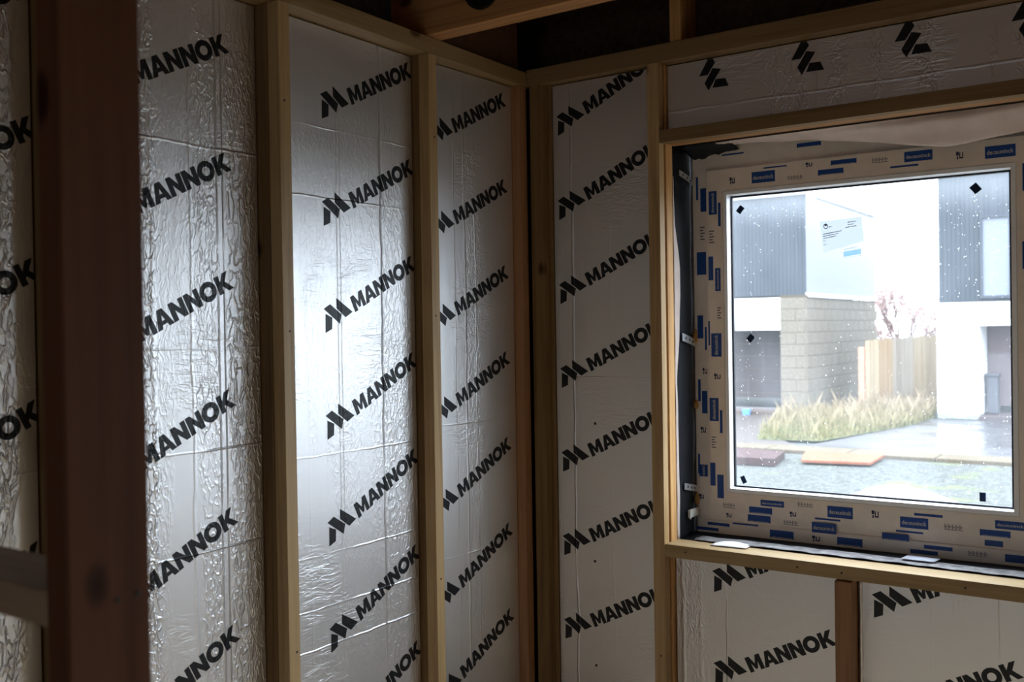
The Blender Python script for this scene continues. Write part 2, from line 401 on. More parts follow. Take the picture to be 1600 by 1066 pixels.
# insulation boards
mA1 = foil('foil_left_far', 1, [(0.98, .006, .7)], [(-.28, .004, .7), (.2, .004, .5)], 1.25, 1.7, ((.90, 1.075, 1.1), (.6, .8, .8)))
mA2 = foil('foil_left_second', 1, [(1.606, .0030, .9, .2), (1.588, .0035, .7, .2), (1.509, .007, .45), (1.40, .01, .5)], [(.464, .005, 1.5), (-.282, .004, 1.1), (-.53, .004, 1.1), (-.031, .004, .5)], 1.15, 4.1, ((1.2, 1.405, 1.0), (1.525, 1.59, .5), (1.615, 1.75, 1.0)))
mA3 = foil('foil_left_third', 1, [(1.985, .0028, .28, .25), (1.998, .0028, .28, .25), (2.166, .0035, 1.1), (2.175, .006, -.35), (1.87, .006, .12)], [(.571, .004, .4), (.376, .004, .5), (-.336, .004, .5), (-.611, .004, .5), (-.866, .004, 1.0), (-.757, .004, .7)], 0.8, 8.3, ((1.74, 1.83, .40), (2.175, 2.34, .55), (2.09, 2.16, .12)))
mA4 = foil('foil_left_corner', 1, [(2.506, .003, .5), (2.557, .006, 1.1), (2.61, .006, .4)], [(-.3, .004, .5), (-.73, .004, .5), (-1.0, .004, .3)], 0.8, 2.9, ((2.56, 2.63, .6), (2.36, 2.40, .4)))
mB1 = foil('foil_window_wall', 0, [(-1.745, .005, .9), (-1.60, .006, .2)], [(-.163, .003, .8)], 0.6, 5.5, ((-1.84, -1.785, .5),))
mB2 = foil('foil_above_window', 0, [(-.9, .004, .2)], [(.70, .006, .3)], 0.5, 9.1)
mB3 = foil('foil_below_window', 0, [(-1.2115, .003, .7), (-1.30, .01, .5), (-1.36, .01, .8)], [(-1.3, .004, .3)], 0.8, 6.2, ((-1.4, -1.285, .7),))
mB4 = foil('foil_below_window_right', 0, [(-.428, .003, .4), (-.794, .006, 1.0), (-.60, .006, .15)], [(-1.2, .004, .3)], 0.25, 3.3)
ZP = 0.297
def col_orgs(a, z): return [(a, z + k*ZP) for k in range(-8, 5)]
board('A', -1.99, 0.56, 1.122, FL+.04, TP, mA1, 'foil-faced insulation board seen past the dark foreground post, crumpled skin, ending in the letters OK', col_orgs(.741, .298), 26.5)
board('A', -1.985, 1.16, 1.722, FL+.04, TP, mA2, 'heavily wrinkled foil insulation board just right of the foreground post, bluish light', col_orgs(1.241, .588), 26.5)
board('A', -1.967, 1.76, 2.322, FL+.04, TP, mA3, 'brightest foil insulation board, window glare in its middle, full black lettering', col_orgs(1.930, .663), 26.5)
board('A', -1.950, 2.36, 2.822, FL+.04, TP, mA4, 'narrow shaded foil insulation board beside the dark corner on the left wall', col_orgs(2.395, .654), 26.5, tilt=0.026)
PB = 0.2925
def colB(a, z): return [(a, z + k*PB) for k in range(-3, 5)]
b1 = board('B', 2.900, -1.822, -1.430, FL+.04, TP, mB1, 'tall smooth foil insulation board between the corner and the window', colB(-1.803, -.135), 26.5)
for x, z in ((-1.666, -.321), (-1.674, -.793), (-1.675, -1.151)): nail(b1, (x, 2.8993, z), (0, -1, 0), 0.0045)
board('B', 2.912, -1.388, 0.66, .637, TP, mB2, 'long low foil insulation strip above the window with sideways emblems', [(-1.242+.2975*k, .751+.001*k) for k in range(7)], 116.5)
board('B', 2.926, -1.388, -0.852, FL+.04, -.737, mB3, 'foil insulation board under the left part of the window with black lettering', [(-1.258, -.779), (-1.258, -1.075), (-1.258, -1.37), (-.72, -1.2)], 26.5)
board('B', 2.926, -0.797, -0.25, FL+.04, -.737, mB4, 'foil insulation board right of the reddish short stud, under the window', [(-.763, -.785), (-.763, -1.08), (-.763, -1.375)], 26.5)
board('B', 2.926, -0.203, 0.655, FL+.04, -.737, mB4, 'foil insulation board furthest right under the window, right of the last short stud', [(.03, -.779), (.03, -1.075)], 26.5)
# crumpled foil edge tape beside the short stud
sheet('foil_tape', 6, 60, lambda u, v: (-.8005+u*.012, 2.924-.004*math.sin(u*3.1)+.0015*noise.noise(Vector((u*3, v*30, 0))), -1.46+v*.715), mB4[0],
      label='narrow crumpled foil tape strip along the right side of the short reddish stud', category='tape')

# ------------------------------------------------------------------ foreground partition
part = empty('timber_partition', (-0.905, 0.57, 0), label='dark blurred timber post with a short rail on its left, closest to the viewer', category='partition frame')
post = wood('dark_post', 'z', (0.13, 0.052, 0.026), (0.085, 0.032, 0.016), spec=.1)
rail = wood('rail_pine', 'x', (0.40, 0.27, 0.17), (0.26, 0.15, 0.09))
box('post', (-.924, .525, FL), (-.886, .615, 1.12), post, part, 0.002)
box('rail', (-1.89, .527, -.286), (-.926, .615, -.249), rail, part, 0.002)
for y, z in ((.578, -.264), (.601, -.263)): nail(part, (-.8858, y, z), (1, 0, 0), 0.0028)

# ------------------------------------------------------------------ window
win = empty('window_1', kind='structure')
tape = plain('protective_tape', (0.90, 0.80, 0.71), 0.38, spec=0.5, bumpsc=25, bumpd=0.0006, var=0.05)
upvc = plain('white_upvc', (0.92, 0.93, 0.96), 0.3, spec=.5)
gask = plain('black_gasket', (0.02, 0.02, 0.025), 0.5)
blue = plain('blue_print', (0.015, 0.07, 0.30), 0.4)
whitep = plain('white_print', (0.62, 0.60, 0.58), 0.45)
greyp = plain('grey_print', (0.22, 0.20, 0.22), 0.5)
navyp = plain('navy_print', (0.03, 0.04, 0.10), 0.5)
def frame_obj(name, x0, x1, z0, z1, wx0, wx1, wz0, wz1, y0, y1, mat, parent, bev=0.003):
    bm = bmesh.new()
    o = [(x0, z0), (x1, z0), (x1, z1), (x0, z1)]; i = [(x0+wx0, z0+wz0), (x1-wx1, z0+wz0), (x1-wx1, z1-wz1), (x0+wx0, z1-wz1)]
    V = [[bm.verts.new((x, y, z+H)) for x, z in L] for L, y in ((o, y0), (i, y0), (i, y1), (o, y1))]
    for a, b in ((0, 1), (1, 2), (2, 3), (3, 0)):
        for k in range(4): bm.faces.new((V[a][k], V[a][(k+1) % 4], V[b][(k+1) % 4], V[b][k]))
    bmesh.ops.recalc_face_normals(bm, faces=bm.faces)
    if bev: bmesh.ops.bevel(bm, geom=list(bm.edges), offset=bev, segments=2, affect='EDGES')
    return mesh_obj(name, bm, mat, parent)
outer = frame_obj('outer_frame', -1.387, 0.672, -0.714, 0.614, .065, .065, .11, .10, 3.102, 3.17, tape, win)
box('mullion', (-.345, 3.102, -.64), (-.275, 3.17, .52), tape, win, .002)
box('sill_nose', (-1.38, 3.096, -.712), (.66, 3.104, -.650), tape, outer, .003)
sashes = []
for (x0, x1) in ((-1.333, -.336), (-.284, .62)):
    s = frame_obj('sash', x0, x1, -.616, .530, .062, .062, .067, .077, 3.09, 3.15, tape, win); sashes.append(s)
    bm = bmesh.new(); L = [[(x0+.060+q, -.551+q), (x1-.060-q, -.551+q), (x1-.060-q, .455-q), (x0+.060+q, .455-q)] for q in (0, .001, .0135, .0165, .019, .0)]
    V = [[bm.verts.new((x, y, z+H)) for x, z in l] for l, y in zip(L, (3.091, 3.0885, 3.0885, 3.118, 3.126, 3.126))]
    for va, vb in zip(V, V[1:]+V[:1]):
        for k in range(4): bm.faces.new((va[k], va[(k+1) % 4], vb[(k+1) % 4], vb[k]))
    bmesh.ops.recalc_face_normals(bm, faces=bm.faces); mesh_obj('glazing_bead', bm, upvc, s)
    frame_obj('gasket', x0+.0755, x1-.0755, -.5355, .4395, .006, .006, .006, .006, 3.1165, 3.127, gask, s, 0)
dr = empty('added_fill_opening', kind='structure'); frame_obj('fill_opening_frame', 1.052, 2.248, FL+.03, .55, .09, .09, .12, .09, 3.06, 3.13, tape, dr)  # glazed opening added out of view for fill light
# glass: wet, slightly misted pane
gl, n, p = new_mat('misted_glass'); b = NB(n); n.nodes.remove(p)
tr = b.nd('ShaderNodeBsdfTransparent'); tr.inputs[0].default_value = (0.97, 0.985, 1, 1)
tl = b.nd('ShaderNodeBsdfTranslucent'); tl.inputs[0].default_value = (0.95, 0.97, 1, 1)
gs = b.nd('ShaderNodeBsdfGlossy'); gs.inputs['Roughness'].default_value = 0.04
sp = b.nd('ShaderNodeSeparateXYZ'); b.link(b.P(), sp.inputs[0])
edge_t = b.mapr(b.math('ADD', sp.outputs[2], b.math('MULTIPLY', b.noise(b.scaled((12, 1, 3)), 1, 3), .06)), H+.34, H+.47, 0.0, 0.10)
edge_l = b.mapr(b.math('ADD', sp.outputs[0], b.math('MULTIPLY', b.noise(b.scaled((3, 1, 12)), 1, 3), .05)), -1.17, -1.26, 0.0, 0.04)
mist = b.math('ADD', b.mapr(b.noise(b.scaled((5, 1, 3)), 1, 4), .3, .75, .022, .055), b.math('ADD', edge_t, edge_l))
streak = b.mapr(b.noise(b.scaled((70, 1, 2.5)), 1, 2), .60, .72, 0, .015)
mist = b.math('ADD', mist, streak)
m1 = b.nd('ShaderNodeMixShader'); b.link(mist, m1.inputs[0]); b.link(tr.outputs[0], m1.inputs[1]); b.link(tl.outputs[0], m1.inputs[2])
fr = b.nd('ShaderNodeFresnel'); fr.inputs[0].default_value = 1.45
m2 = b.nd('ShaderNodeMixShader'); b.link(b.math('MULTIPLY', fr.outputs[0], .8), m2.inputs[0]); b.link(m1.outputs[0], m2.inputs[1]); b.link(gs.outputs[0], m2.inputs[2])
b.link(m2.outputs[0], n.nodes['Material Output'].inputs['Surface'])
def pane(x0, x1, s):
    bm = bmesh.new(); bm.faces.new([bm.verts.new((x, 3.124, z+H)) for x, z in ((x0, -.545), (x1, -.545), (x1, .45), (x0, .45))])
    return mesh_obj('pane', bm, gl, s)
p1 = pane(-1.265, -.404, sashes[0]); p2 = pane(-.216, .552, sashes[1])
# rain drops and runs on the outside of the pane
drop, n, p = new_mat('water_drop'); b = NB(n)
p.inputs['Base Color'].default_value = (0.9, 0.93, 0.96, 1); p.inputs['Roughness'].default_value = 0.05; p.inputs['Transmission Weight'].default_value = 0.0
p.inputs['Subsurface Weight'].default_value = 0
tl = b.nd('ShaderNodeBsdfTranslucent'); tl.inputs[0].default_value = (1, 1, 1, 1); tr = b.nd('ShaderNodeBsdfTransparent')
ms = b.nd('ShaderNodeMixShader'); ms.inputs[0].default_value = .5; b.link(tl.outputs[0], ms.inputs[2]); b.link(tr.outputs[0], ms.inputs[1])
b.link(ms.outputs[0], n.nodes['Material Output'].inputs['Surface'])
bm = bmesh.new(); rnd = random.Random(3)
for k in range(1700):
    x = rnd.uniform(-1.235, -.41); z = rnd.uniform(-.52, .40)
    q = noise.noise(Vector((x*5, z*3, 1.3)))
    if q < rnd.uniform(-.25, .45) and not (x > -.66 and rnd.random() < .7): continue
    r_ = rnd.uniform(.0005, .0013)*(1.5 if rnd.random() < .08 else 1); el = rnd.uniform(1, 1.8)
    c = bm.verts.new((x, 3.1252+r_*.5, z+H)); rg = [bm.verts.new((x+r_*math.cos(a), 3.1252, z+H+el*r_*math.sin(a))) for a in (0, 1.05, 2.1, 3.14, 4.19, 5.24)]
    for i in range(6): bm.faces.new((c, rg[i], rg[(i+1) % 6]))
tag(mesh_obj('rain_drops', bm, drop, sashes[0], True), kind='stuff')
# dark square glazing pads on the pane
navy = plain('navy_pad', (0.004, 0.015, 0.045), 0.35)
for (x, z, a, ww, hh) in ((-1.225, .393, -40, .0095, .0125), (-.506, .395, 38, .0115, .0135), (-1.195, -.036, -42, .0105, .0125), (-1.226, -.51, 25, .008, .0125), (-.496, -.507, 0, .0085, .0135)):
    bm = bmesh.new(); vs = add_box(bm, (-ww, -.002, -hh), (ww, .0, hh), .0008)
    bmesh.ops.rotate(bm, cent=(0, 0, 0), matrix=Matrix.Rotation(R(-a), 3, 'Y'), verts=bm.verts)
    bmesh.ops.translate(bm, vec=(x, 3.1235, z+H), verts=bm.verts)
    mesh_obj('glazing_pad', bm, navy, sashes[0])
# paper labels stuck to the pane
paper, n, p = new_mat('label_paper'); b = NB(n)
p.inputs['Base Color'].default_value = (0.82, 0.84, 0.88, 1); p.inputs['Roughness'].default_value = 0.7
tl = b.nd('ShaderNodeBsdfTranslucent'); tl.inputs[0].default_value = (0.23, 0.24, 0.255, 1)
ms = b.nd('ShaderNodeMixShader'); ms.inputs[0].default_value = .8; b.link(p.outputs[0], ms.inputs[1]); b.link(tl.outputs[0], ms.inputs[2])
b.link(ms.outputs[0], n.nodes['Material Output'].inputs['Surface'])
ink = plain('label_ink', (0.10, 0.11, 0.13), 0.6); pale = plain('label_grey', (0.30, 0.30, 0.30), 0.6); sky_ink = plain('label_blue', (0.22, 0.48, 0.62), 0.6)
b = NB(sky_ink.node_tree); tl = b.nd('ShaderNodeBsdfTranslucent'); tl.inputs[0].default_value = (.12, .19, .23, 1)
ms = b.nd('ShaderNodeMixShader'); ms.inputs[0].default_value = .8; b.link(sky_ink.node_tree.nodes['Principled BSDF'].outputs[0], ms.inputs[1]); b.link(tl.outputs[0], ms.inputs[2])
b.link(ms.outputs[0], sky_ink.node_tree.nodes['Material Output'].inputs['Surface'])
TL, TR, BR, BL = Vector((-.961, 0, .332)), Vector((-.832, 0, .338)), Vector((-.825, 0, .262)), Vector((-.951, 0, .233))
def q4(u, v, y): pnt = (TL*(1-u)+TR*u)*(1-v) + (BL*(1-u)+BR*u)*v; return (pnt.x, y, pnt.z+H)
def rectq(bm, u0, v0, u1, v1, y, mi): bm.faces.new([bm.verts.new(q4(u, v, y)) for u, v in ((u0, v0), (u0, v1), (u1, v1), (u1, v0))]).material_index = mi
bm = bmesh.new(); rectq(bm, 0, 0, 1, 1, 3.1232, 0)
rnd = random.Random(5)
for v, u0, u1 in ((.40, .05, .50), (.47, .04, .42), (.54, .04, .36), (.62, .04, .08), (.74, .04, .09), (.13, .66, .86), (.22, .66, .80), (.31, .60, .86), (.20, .20, .28)):
    u = u0
    while u < u1:
        du = rnd.uniform(.02, .06); rectq(bm, u, v, min(u+du, u1), v+.028, 3.1229, 2); u += du+.012
for k in range(18):                       # round emblem
    a0, a1 = 2*math.pi*k/18, 2*math.pi*(k+1)/18; cu, cv = .13, .17
    bm.faces.new([bm.verts.new(q4(cu+r_*.055*math.cos(a), cv+r_*.09*math.sin(a), 3.1229)) for r_, a in ((1, a0), (1, a1), (.72, a1), (.72, a0))]).material_index = 1
rectq(bm, .11, .11, .16, .16, 3.1229, 1)
mesh_obj('paper_label', bm, [paper, ink, pale], p1.parent)
bm = bmesh.new()
def r2(bm, x0, z0, x1, z1, y, mi): bm.faces.new([bm.verts.new((x, y, z+H)) for x, z in ((x0, z0+.003), (x1, z0+.010), (x1, z1+.007), (x0, z1))]).material_index = mi
r2(bm, -.888, .207, -.834, .213, 3.1224, 0); r2(bm, -.888, .213, -.834, .232, 3.1224, 3); r2(bm, -.888, .232, -.834, .2365, 3.1224, 0)
r2(bm, -.886, .2365, -.846, .2385, 3.1224, 2)
o = mesh_obj('paper_label', bm, [paper, ink, pale, sky_ink], p1.parent); o['label'] = 'small grey and light blue sticker under the big label'

# prints on the protective tape
P=[('hT',-1.1558,-1.0776,-0.586,-0.5661,3.09),
 ('hB',-1.1953,-1.1173,-0.6127,-0.5916,3.09),
 ('hB',-1.205,-1.1274,-0.6441,-0.6208,3.102),
 ('hg',-1.0316,-0.9821,-0.5772,-0.5639,3.09),
 ('hm',-1.0591,-1.0382,-0.6129,-0.5964,3.09),
 ('hT',-0.9379,-0.8595,-0.6026,-0.5664,3.09),
 ('hm',-0.8029,-0.782,-0.5924,-0.5687,3.09),
 ('hb',-0.9776,-0.8983,-0.6134,-0.6074,3.09),
 ('hT',-0.99,-0.9131,-0.6565,-0.6239,3.102),
 ('hB',-1.128,-1.0493,-0.6875,-0.6625,3.102),
 ('hB',-0.9106,-0.833,-0.6882,-0.6631,3.102),
 ('hm',-0.9893,-0.9648,-0.6857,-0.6673,3.102),
 ('hg',-1.0826,-1.0363,-0.6429,-0.6273,3.102),
 ('hb',-1.2555,-1.1667,-0.657,-0.6517,3.102),
 ('hB',-1.3448,-1.2668,-0.6687,-0.6579,3.102),
 ('hB',-1.3849,-1.3058,-0.688,-0.677,3.102),
 ('hb',-0.679,-0.5992,-0.5728,-0.5651,3.09),
 ('hT',-0.7196,-0.6395,-0.6123,-0.5795,3.09),
 ('hg',-0.5943,-0.5437,-0.6066,-0.5896,3.09),
 ('hb',-0.7348,-0.6567,-0.6296,-0.6238,3.102),
 ('hB',-0.7744,-0.6961,-0.6552,-0.6357,3.102),
 ('hT',-0.4588,-0.3801,-0.5893,-0.5655,3.09),
 ('hB',-0.4994,-0.4193,-0.6137,-0.5952,3.09),
 ('hB',-0.4889,-0.4403,-0.6442,-0.6275,3.102),
 ('hb',-0.6536,-0.5743,-0.6706,-0.6591,3.102),
 ('hb',-0.6929,-0.6151,-0.6887,-0.6762,3.102),
 ('hg',-0.5311,-0.4782,-0.6768,-0.6627,3.102),
 ('hB',-0.4349,-0.3824,-0.6837,-0.6617,3.102),
 ('hT',-1.1717,-1.0933,0.4708,0.5071,3.09),
 ('hB',-0.9548,-0.8755,0.4742,0.4912,3.09),
 ('hB',-0.9145,-0.8353,0.5018,0.5166,3.09),
 ('hb',-1.1313,-1.0551,0.5144,0.5189,3.09),
 ('hB',-1.0249,-0.9474,0.5714,0.5846,3.102),
 ('hb',-1.2787,-1.2027,0.5743,0.5796,3.102),
 ('hm',-1.248,-1.2302,0.475,0.4983,3.09),
 ('hm',-0.993,-0.9727,0.5045,0.5187,3.09),
 ('hg',-1.0513,-1.0017,0.4705,0.4827,3.09),
 ('hg',-0.7885,-0.7416,0.4946,0.5101,3.09),
 ('hT',-0.6955,-0.6164,0.4872,0.5176,3.09),
 ('hb',-0.7363,-0.656,0.4735,0.4792,3.09),
 ('hm',-0.5518,-0.5329,0.4792,0.5015,3.09),
 ('hT',-0.4752,-0.3962,0.4726,0.5072,3.09),
 ('hb',-0.4368,-0.3716,0.5161,0.5206,3.102),
 ('vb',-1.3737,-1.3655,0.4349,0.5131,3.102),
 ('vB',-1.3581,-1.337,0.3939,0.4731,3.102),
 ('vT',-1.3228,-1.2942,0.3799,0.4582,3.09),
 ('vb',-1.2902,-1.2811,0.3396,0.4182,3.09),
 ('vB',-1.3739,-1.3401,0.1806,0.2577,3.102),
 ('vB',-1.3271,-1.3099,0.1601,0.2397,3.09),
 ('vT',-1.3036,-1.2842,0.1226,0.1998,3.09),
 ('vB',-1.3747,-1.3537,-0.0358,0.0426,3.102),
 ('vb',-1.3485,-1.3415,-0.0751,0.0031,3.102),
 ('vb',-1.3303,-1.3245,-0.0597,0.0224,3.09),
 ('vT',-1.3205,-1.284,-0.0974,-0.0189,3.09),
 ('vb',-1.3756,-1.3662,-0.2497,-0.1754,3.102),
 ('vB',-1.3621,-1.3423,-0.2906,-0.2143,3.102),
 ('vT',-1.3294,-1.2973,-0.3142,-0.2365,3.09),
 ('vb',-1.2933,-1.2842,-0.3541,-0.2767,3.09),
 ('vb',-1.3793,-1.3722,-0.4972,-0.4293,3.102),
 ('vT',-1.3749,-1.3445,-0.5059,-0.4655,3.102),
 ('vB',-1.3303,-1.3118,-0.5329,-0.455,3.09),
 ('vB',-1.3056,-1.2828,-0.5729,-0.4942,3.09),
 ('vg',-1.3607,-1.3444,0.2988,0.3487,3.102),
 ('vg',-1.3232,-1.3049,0.2847,0.3319,3.09),
 ('vg',-1.2972,-1.2835,0.0303,0.0732,3.09),
 ('vm',-1.3582,-1.3419,-0.1577,-0.136,3.102),
 ('vm',-1.3117,-1.2889,-0.1738,-0.1544,3.09),
 ('vm',-1.3682,-1.3495,-0.3585,-0.3366,3.102),
 ('vg',-1.324,-1.308,-0.405,-0.3618,3.09),
 ('vm',-1.3762,-1.3598,-0.5842,-0.5666,3.102),
 ('hg',-1.2859,-1.243,-0.6035,-0.5864,3.09),
 ('hm',-1.28,-1.2619,-0.6383,-0.6232,3.102),
 ('vB',-0.3799,-0.3679,0.3722,0.4494,3.09),
 ('vB',-0.3819,-0.3699,0.1526,0.2301,3.09)]
fc = bpy.data.curves.new('lettering', 'FONT'); fc.body = 'deceuninck'; fc.size = 1.0; fc.resolution_u = 2; fc.offset = 0.012
fo = bpy.data.objects.new('lettering', fc); COL.objects.link(fo)
bpy.context.view_layer.update()
tm = bpy.data.meshes.new_from_object(fo.evaluated_get(bpy.context.evaluated_depsgraph_get()))
tv = [v.co.copy() for v in tm.vertices]; tp = [list(pp.vertices) for pp in tm.polygons]
bpy.data.objects.remove(fo)
tx0, tx1 = min(v.x for v in tv), max(v.x for v in tv); ty0, ty1 = min(v.y for v in tv), max(v.y for v in tv)
flip = 0
for kind, x0, x1, z0, z1, yy in P:
    par = sashes[0] if yy < 3.1 else outer
    y = yy - .0006
    if yy > 3.1 and z0 < -.645 : y = 3.0954
    bm = bmesh.new(); vert = kind[0] == 'v'; k = kind[1]
    def quad(a0, a1, c0, c1, yq, mi): bm.faces.new([bm.verts.new((x, yq, z+H)) for x, z in ((a0, c0), (a1, c0), (a1, c1), (a0, c1))]).material_index = mi
    def gly(a0, a1, c0, c1, mi, frac=1.0):     # lettering fitted into a rectangle (turned upwards on the jambs)
        vs = []
        for v in tv:
            s, t = (v.x-tx0)/(tx1-tx0), min((v.y-ty0)/(ty1-ty0), frac)
            vs.append(bm.verts.new((a1-t*(a1-a0), y-.0003, c0+s*(c1-c0)+H) if vert else (a0+s*(a1-a0), y-.0003, c0+t*(c1-c0)+H)))
        for pp in tp:
            try: bm.faces.new([vs[i] for i in pp]).material_index = mi
            except ValueError: pass
    dx, dz = x1-x0, z1-z0
    if k in 'TB': quad(x0, x1, z0, z1, y, 0)
    if k == 'b': quad(x0, x1, z0, z1, y, 0)
    if k == 'T':
        gly(x0+dx*.28, x1-dx*.34, z0+dz*.07, z1-dz*.07, 1) if vert else gly(x0+dx*.06, x1-dx*.06, z0+dz*.30, z1-dz*.32, 1)
    if k == 'B' and not vert and dx > .06: gly(x0+dx*.07, x1-dx*.07, z0+dz*.02, z0+dz*.30, 1, .5)
    if k == 'g':                           # faint marks: three boxes and a line
        for q in range(5):
            a = q/5
            if vert: quad(x0, x1-dx*.3*(q % 2), z0+dz*a, z0+dz*(a+.09), y, 2)
            else: quad(x0+dx*a, x0+dx*(a+.05), z0+dz*.15, z1, y, 2); quad(x0+dx*(a+.08), x0+dx*(a+.15), z0+dz*.45, z0+dz*.7, y, 2)
        if not vert: quad(x0, x1, z0, z0+dz*.10, y, 2)
    if k == 'm':
        for a, c, e, f_ in ((0, .5, .38, 1), (.1, 0, .3, .4), (.45, .1, .6, .9), (.6, .1, .85, .28), (.85, .1, 1, .9)):
            quad(x0+dx*a, x0+dx*e, z0+dz*c, z0+dz*f_, y, 3)
    bm.normal_update()
    for f_ in bm.faces:
        if f_.normal.y > 0: f_.normal_flip()
    mesh_obj('tape_print', bm, [blue, whitep, greyp, navyp], par)

# membranes, straps and packer around the frame
black = plain('damp_proof_membrane', (0.010, 0.011, 0.014), 0.6, 0, .2, bumpsc=30, bumpd=0.002)
pink = plain('vapour_sheet', (0.62, 0.50, 0.44), 0.55, bumpsc=18, bumpd=0.002, var=0.06)
greys = plain('grey_sill_sheet', (0.22, 0.205, 0.20), 0.6, bumpsc=40, bumpd=0.003, var=0.4)
def N3(x, y, z): return noise.noise(Vector((x, y, z)))
strip = [(.60, 2.955), (.448, 2.951), (.344, 2.958), (.24, 2.984), (.198, 2.992), (.092, 2.991), (-.015, 2.981), (-.099, 2.968), (-.183, 2.958), (-.289, 2.962), (-.395, 2.963), (-.501, 2.965), (-.599, 2.966), (-.71, 2.963)]
sheet('damp_proof_membrane', 8, 60, lambda u, v: (-1.3925+.004*math.sin(u*3.14)+.002*N3(u*2, v*9, 0), 2.95+u*.155, -.71+v*1.31), black,
      label='black plastic membrane lining the left side of the window opening', category='membrane')
sheet('vapour_sheet_edge', 4, 60, lambda u, v: (lambda z: (-1.386+.0015*N3(v*12, 0, 4), 2.945+u*(lerp(strip, z)-2.945), z))(-.70+v*1.20), pink,
      label='thin pinkish sheet edge wavering down the left side of the window opening', category='membrane')
dt = [(-1.30, .600), (-1.147, .597), (-1.001, .587), (-.862, .566), (-.749, .548), (-.64, .525), (-.57, .515), (-.51, .517), (-.436, .528), (-.371, .536), (-.2, .53), (.1, .55), (.65, .56)]
sheet('vapour_sheet', 110, 14, lambda u, v: (lambda x: (x, 3.0+.06*v-.012*math.sin(v*3.1)*(1+N3(x*5, v*2, 1)), .600-(.600-lerp(dt, x)+.0015)*v**1.3+.004*N3(x*9, v*3, 5)*v+.002))(-1.26+u*1.9), pink,
      label='loose pinkish vapour sheet sagging over the top of the window frame', category='membrane')
sheet('black_sill_membrane', 60, 10, lambda u, v: (-1.385+u*2.03, 2.957+v*.14, -.700+.006*v+.0035*N3(u*14, v*2, 2)), black,
      label='black membrane under the window frame along the sill', category='membrane')
sheet('grey_sill_sheet', 90, 8, lambda u, v: (-1.33+u*1.95, 2.950+v*(.07+.035*N3(u*9, 0, 8)), -.6925+.005*abs(N3(u*20, v*2, 6))+.002), greys,
      label='crinkled grey sheet lying along the wooden window sill', category='membrane')
sheet('white_flap', 10, 4, lambda u, v: (-1.255+u*.115, 2.905+.045*v+.01*u, -.691+.008*math.sin(u*3.14)*v), plain('white_foam_sheet', (.75, .70, .66), .6),
      label='small white sheet flap curling up at the left end of the sill', category='sheet flap')
sheet('paper_slip', 4, 3, lambda u, v: (-.690+u*.092-.006*v, 3.050-.060*v, -.6862+.0015*N3(u*3, v*3, 2)+.0012*v), plain('slip_paper', (.50, .50, .55), .6),
      label='small grey paper slip lying on the sill membrane', category='paper')
sheet('crumpled_membrane', 14, 6, lambda u, v: (-1.384+u*.17, 3.0+.095*v, .606-.030*v*(1-u*.5)-.02*abs(N3(u*6, v*3, 3))*(1-u*.6)), black,
      label='crumpled black membrane scrap in the top left corner of the window opening', category='membrane')
def strap(name, y0, z0, y1, z1, hw, x=-1.382, mat=steel, holes=True, **kw):
    bm = bmesh.new(); n_ = 16
    def f(u, v):
        return (x + .004*math.sin(u*3.1), y0+(y1-y0)*u, z0+(z1-z0)*u - hw + 2*hw*v + H)
    grid(bm, n_, 2, f)
    if holes:
        for q in (.2, .45, .7):
            c = f(q, .5)
            bm.faces.new([bm.verts.new((c[0]+.0008, c[1]+.0055*math.cos(a), c[2]+.0045*math.sin(a))) for a in (0, .9, 1.8, 2.7, 3.6, 4.5, 5.4)]).material_index = 1
    o = mesh_obj(name, bm, [mat, dark_steel])
    tag(o, **kw); return o
strap('fixing_strap', 2.995, -.029, 3.10, -.053, .013, label='galvanised perforated fixing strap, middle of the left window side', category='metal strap')
strap('fixing_strap', 2.996, -.527, 3.10, -.549, .011, label='galvanised perforated fixing strap just above the white packer', category='metal strap')
strap('fixing_strap', 2.988, .516, 3.104, .490, .010, label='fixing strap in shadow at the top left corner of the window', category='metal strap')
bm = bmesh.new(); add_box(bm, (-1.382, 3.018, -.637+H), (-1.374, 3.099, -.610+H), .002)
add_box(bm, (-1.376, 3.018, -.640+H), (-1.372, 3.024, -.607+H), .0008)
tag(mesh_obj('plastic_packer', bm, plain('white_plastic', (.80, .78, .70), .35)), 'white plastic packer wedged beside the lower left corner of the window frame', 'packer')
foam = plain('orange_foam', (.55, .30, .10), .8, bumpsc=120, bumpd=.004)
for y, z, s in ((3.098, -.03, .026), (3.10, -.262, .016), (3.097, -.585, .022)):
    bm = bmesh.new(); bmesh.ops.create_icosphere(bm, subdivisions=3, radius=1)
    for v in bm.verts: v.co = Vector((v.co.x*.009, v.co.y*.006, v.co.z*s)) * (1+.25*noise.noise(v.co*3)); 
    bmesh.ops.translate(bm, vec=(-1.383, y, z+H), verts=bm.verts)
    zz = {-.03: 'behind the middle metal strap', -.262: 'smallest, below the middle metal strap', -.585: 'beside the lower metal strap'}[z]
    tag(mesh_obj('foam_dab', bm, foam, None, True), 'dab of orange foam on the window frame edge, ' + zz, 'foam', 'foam dabs')

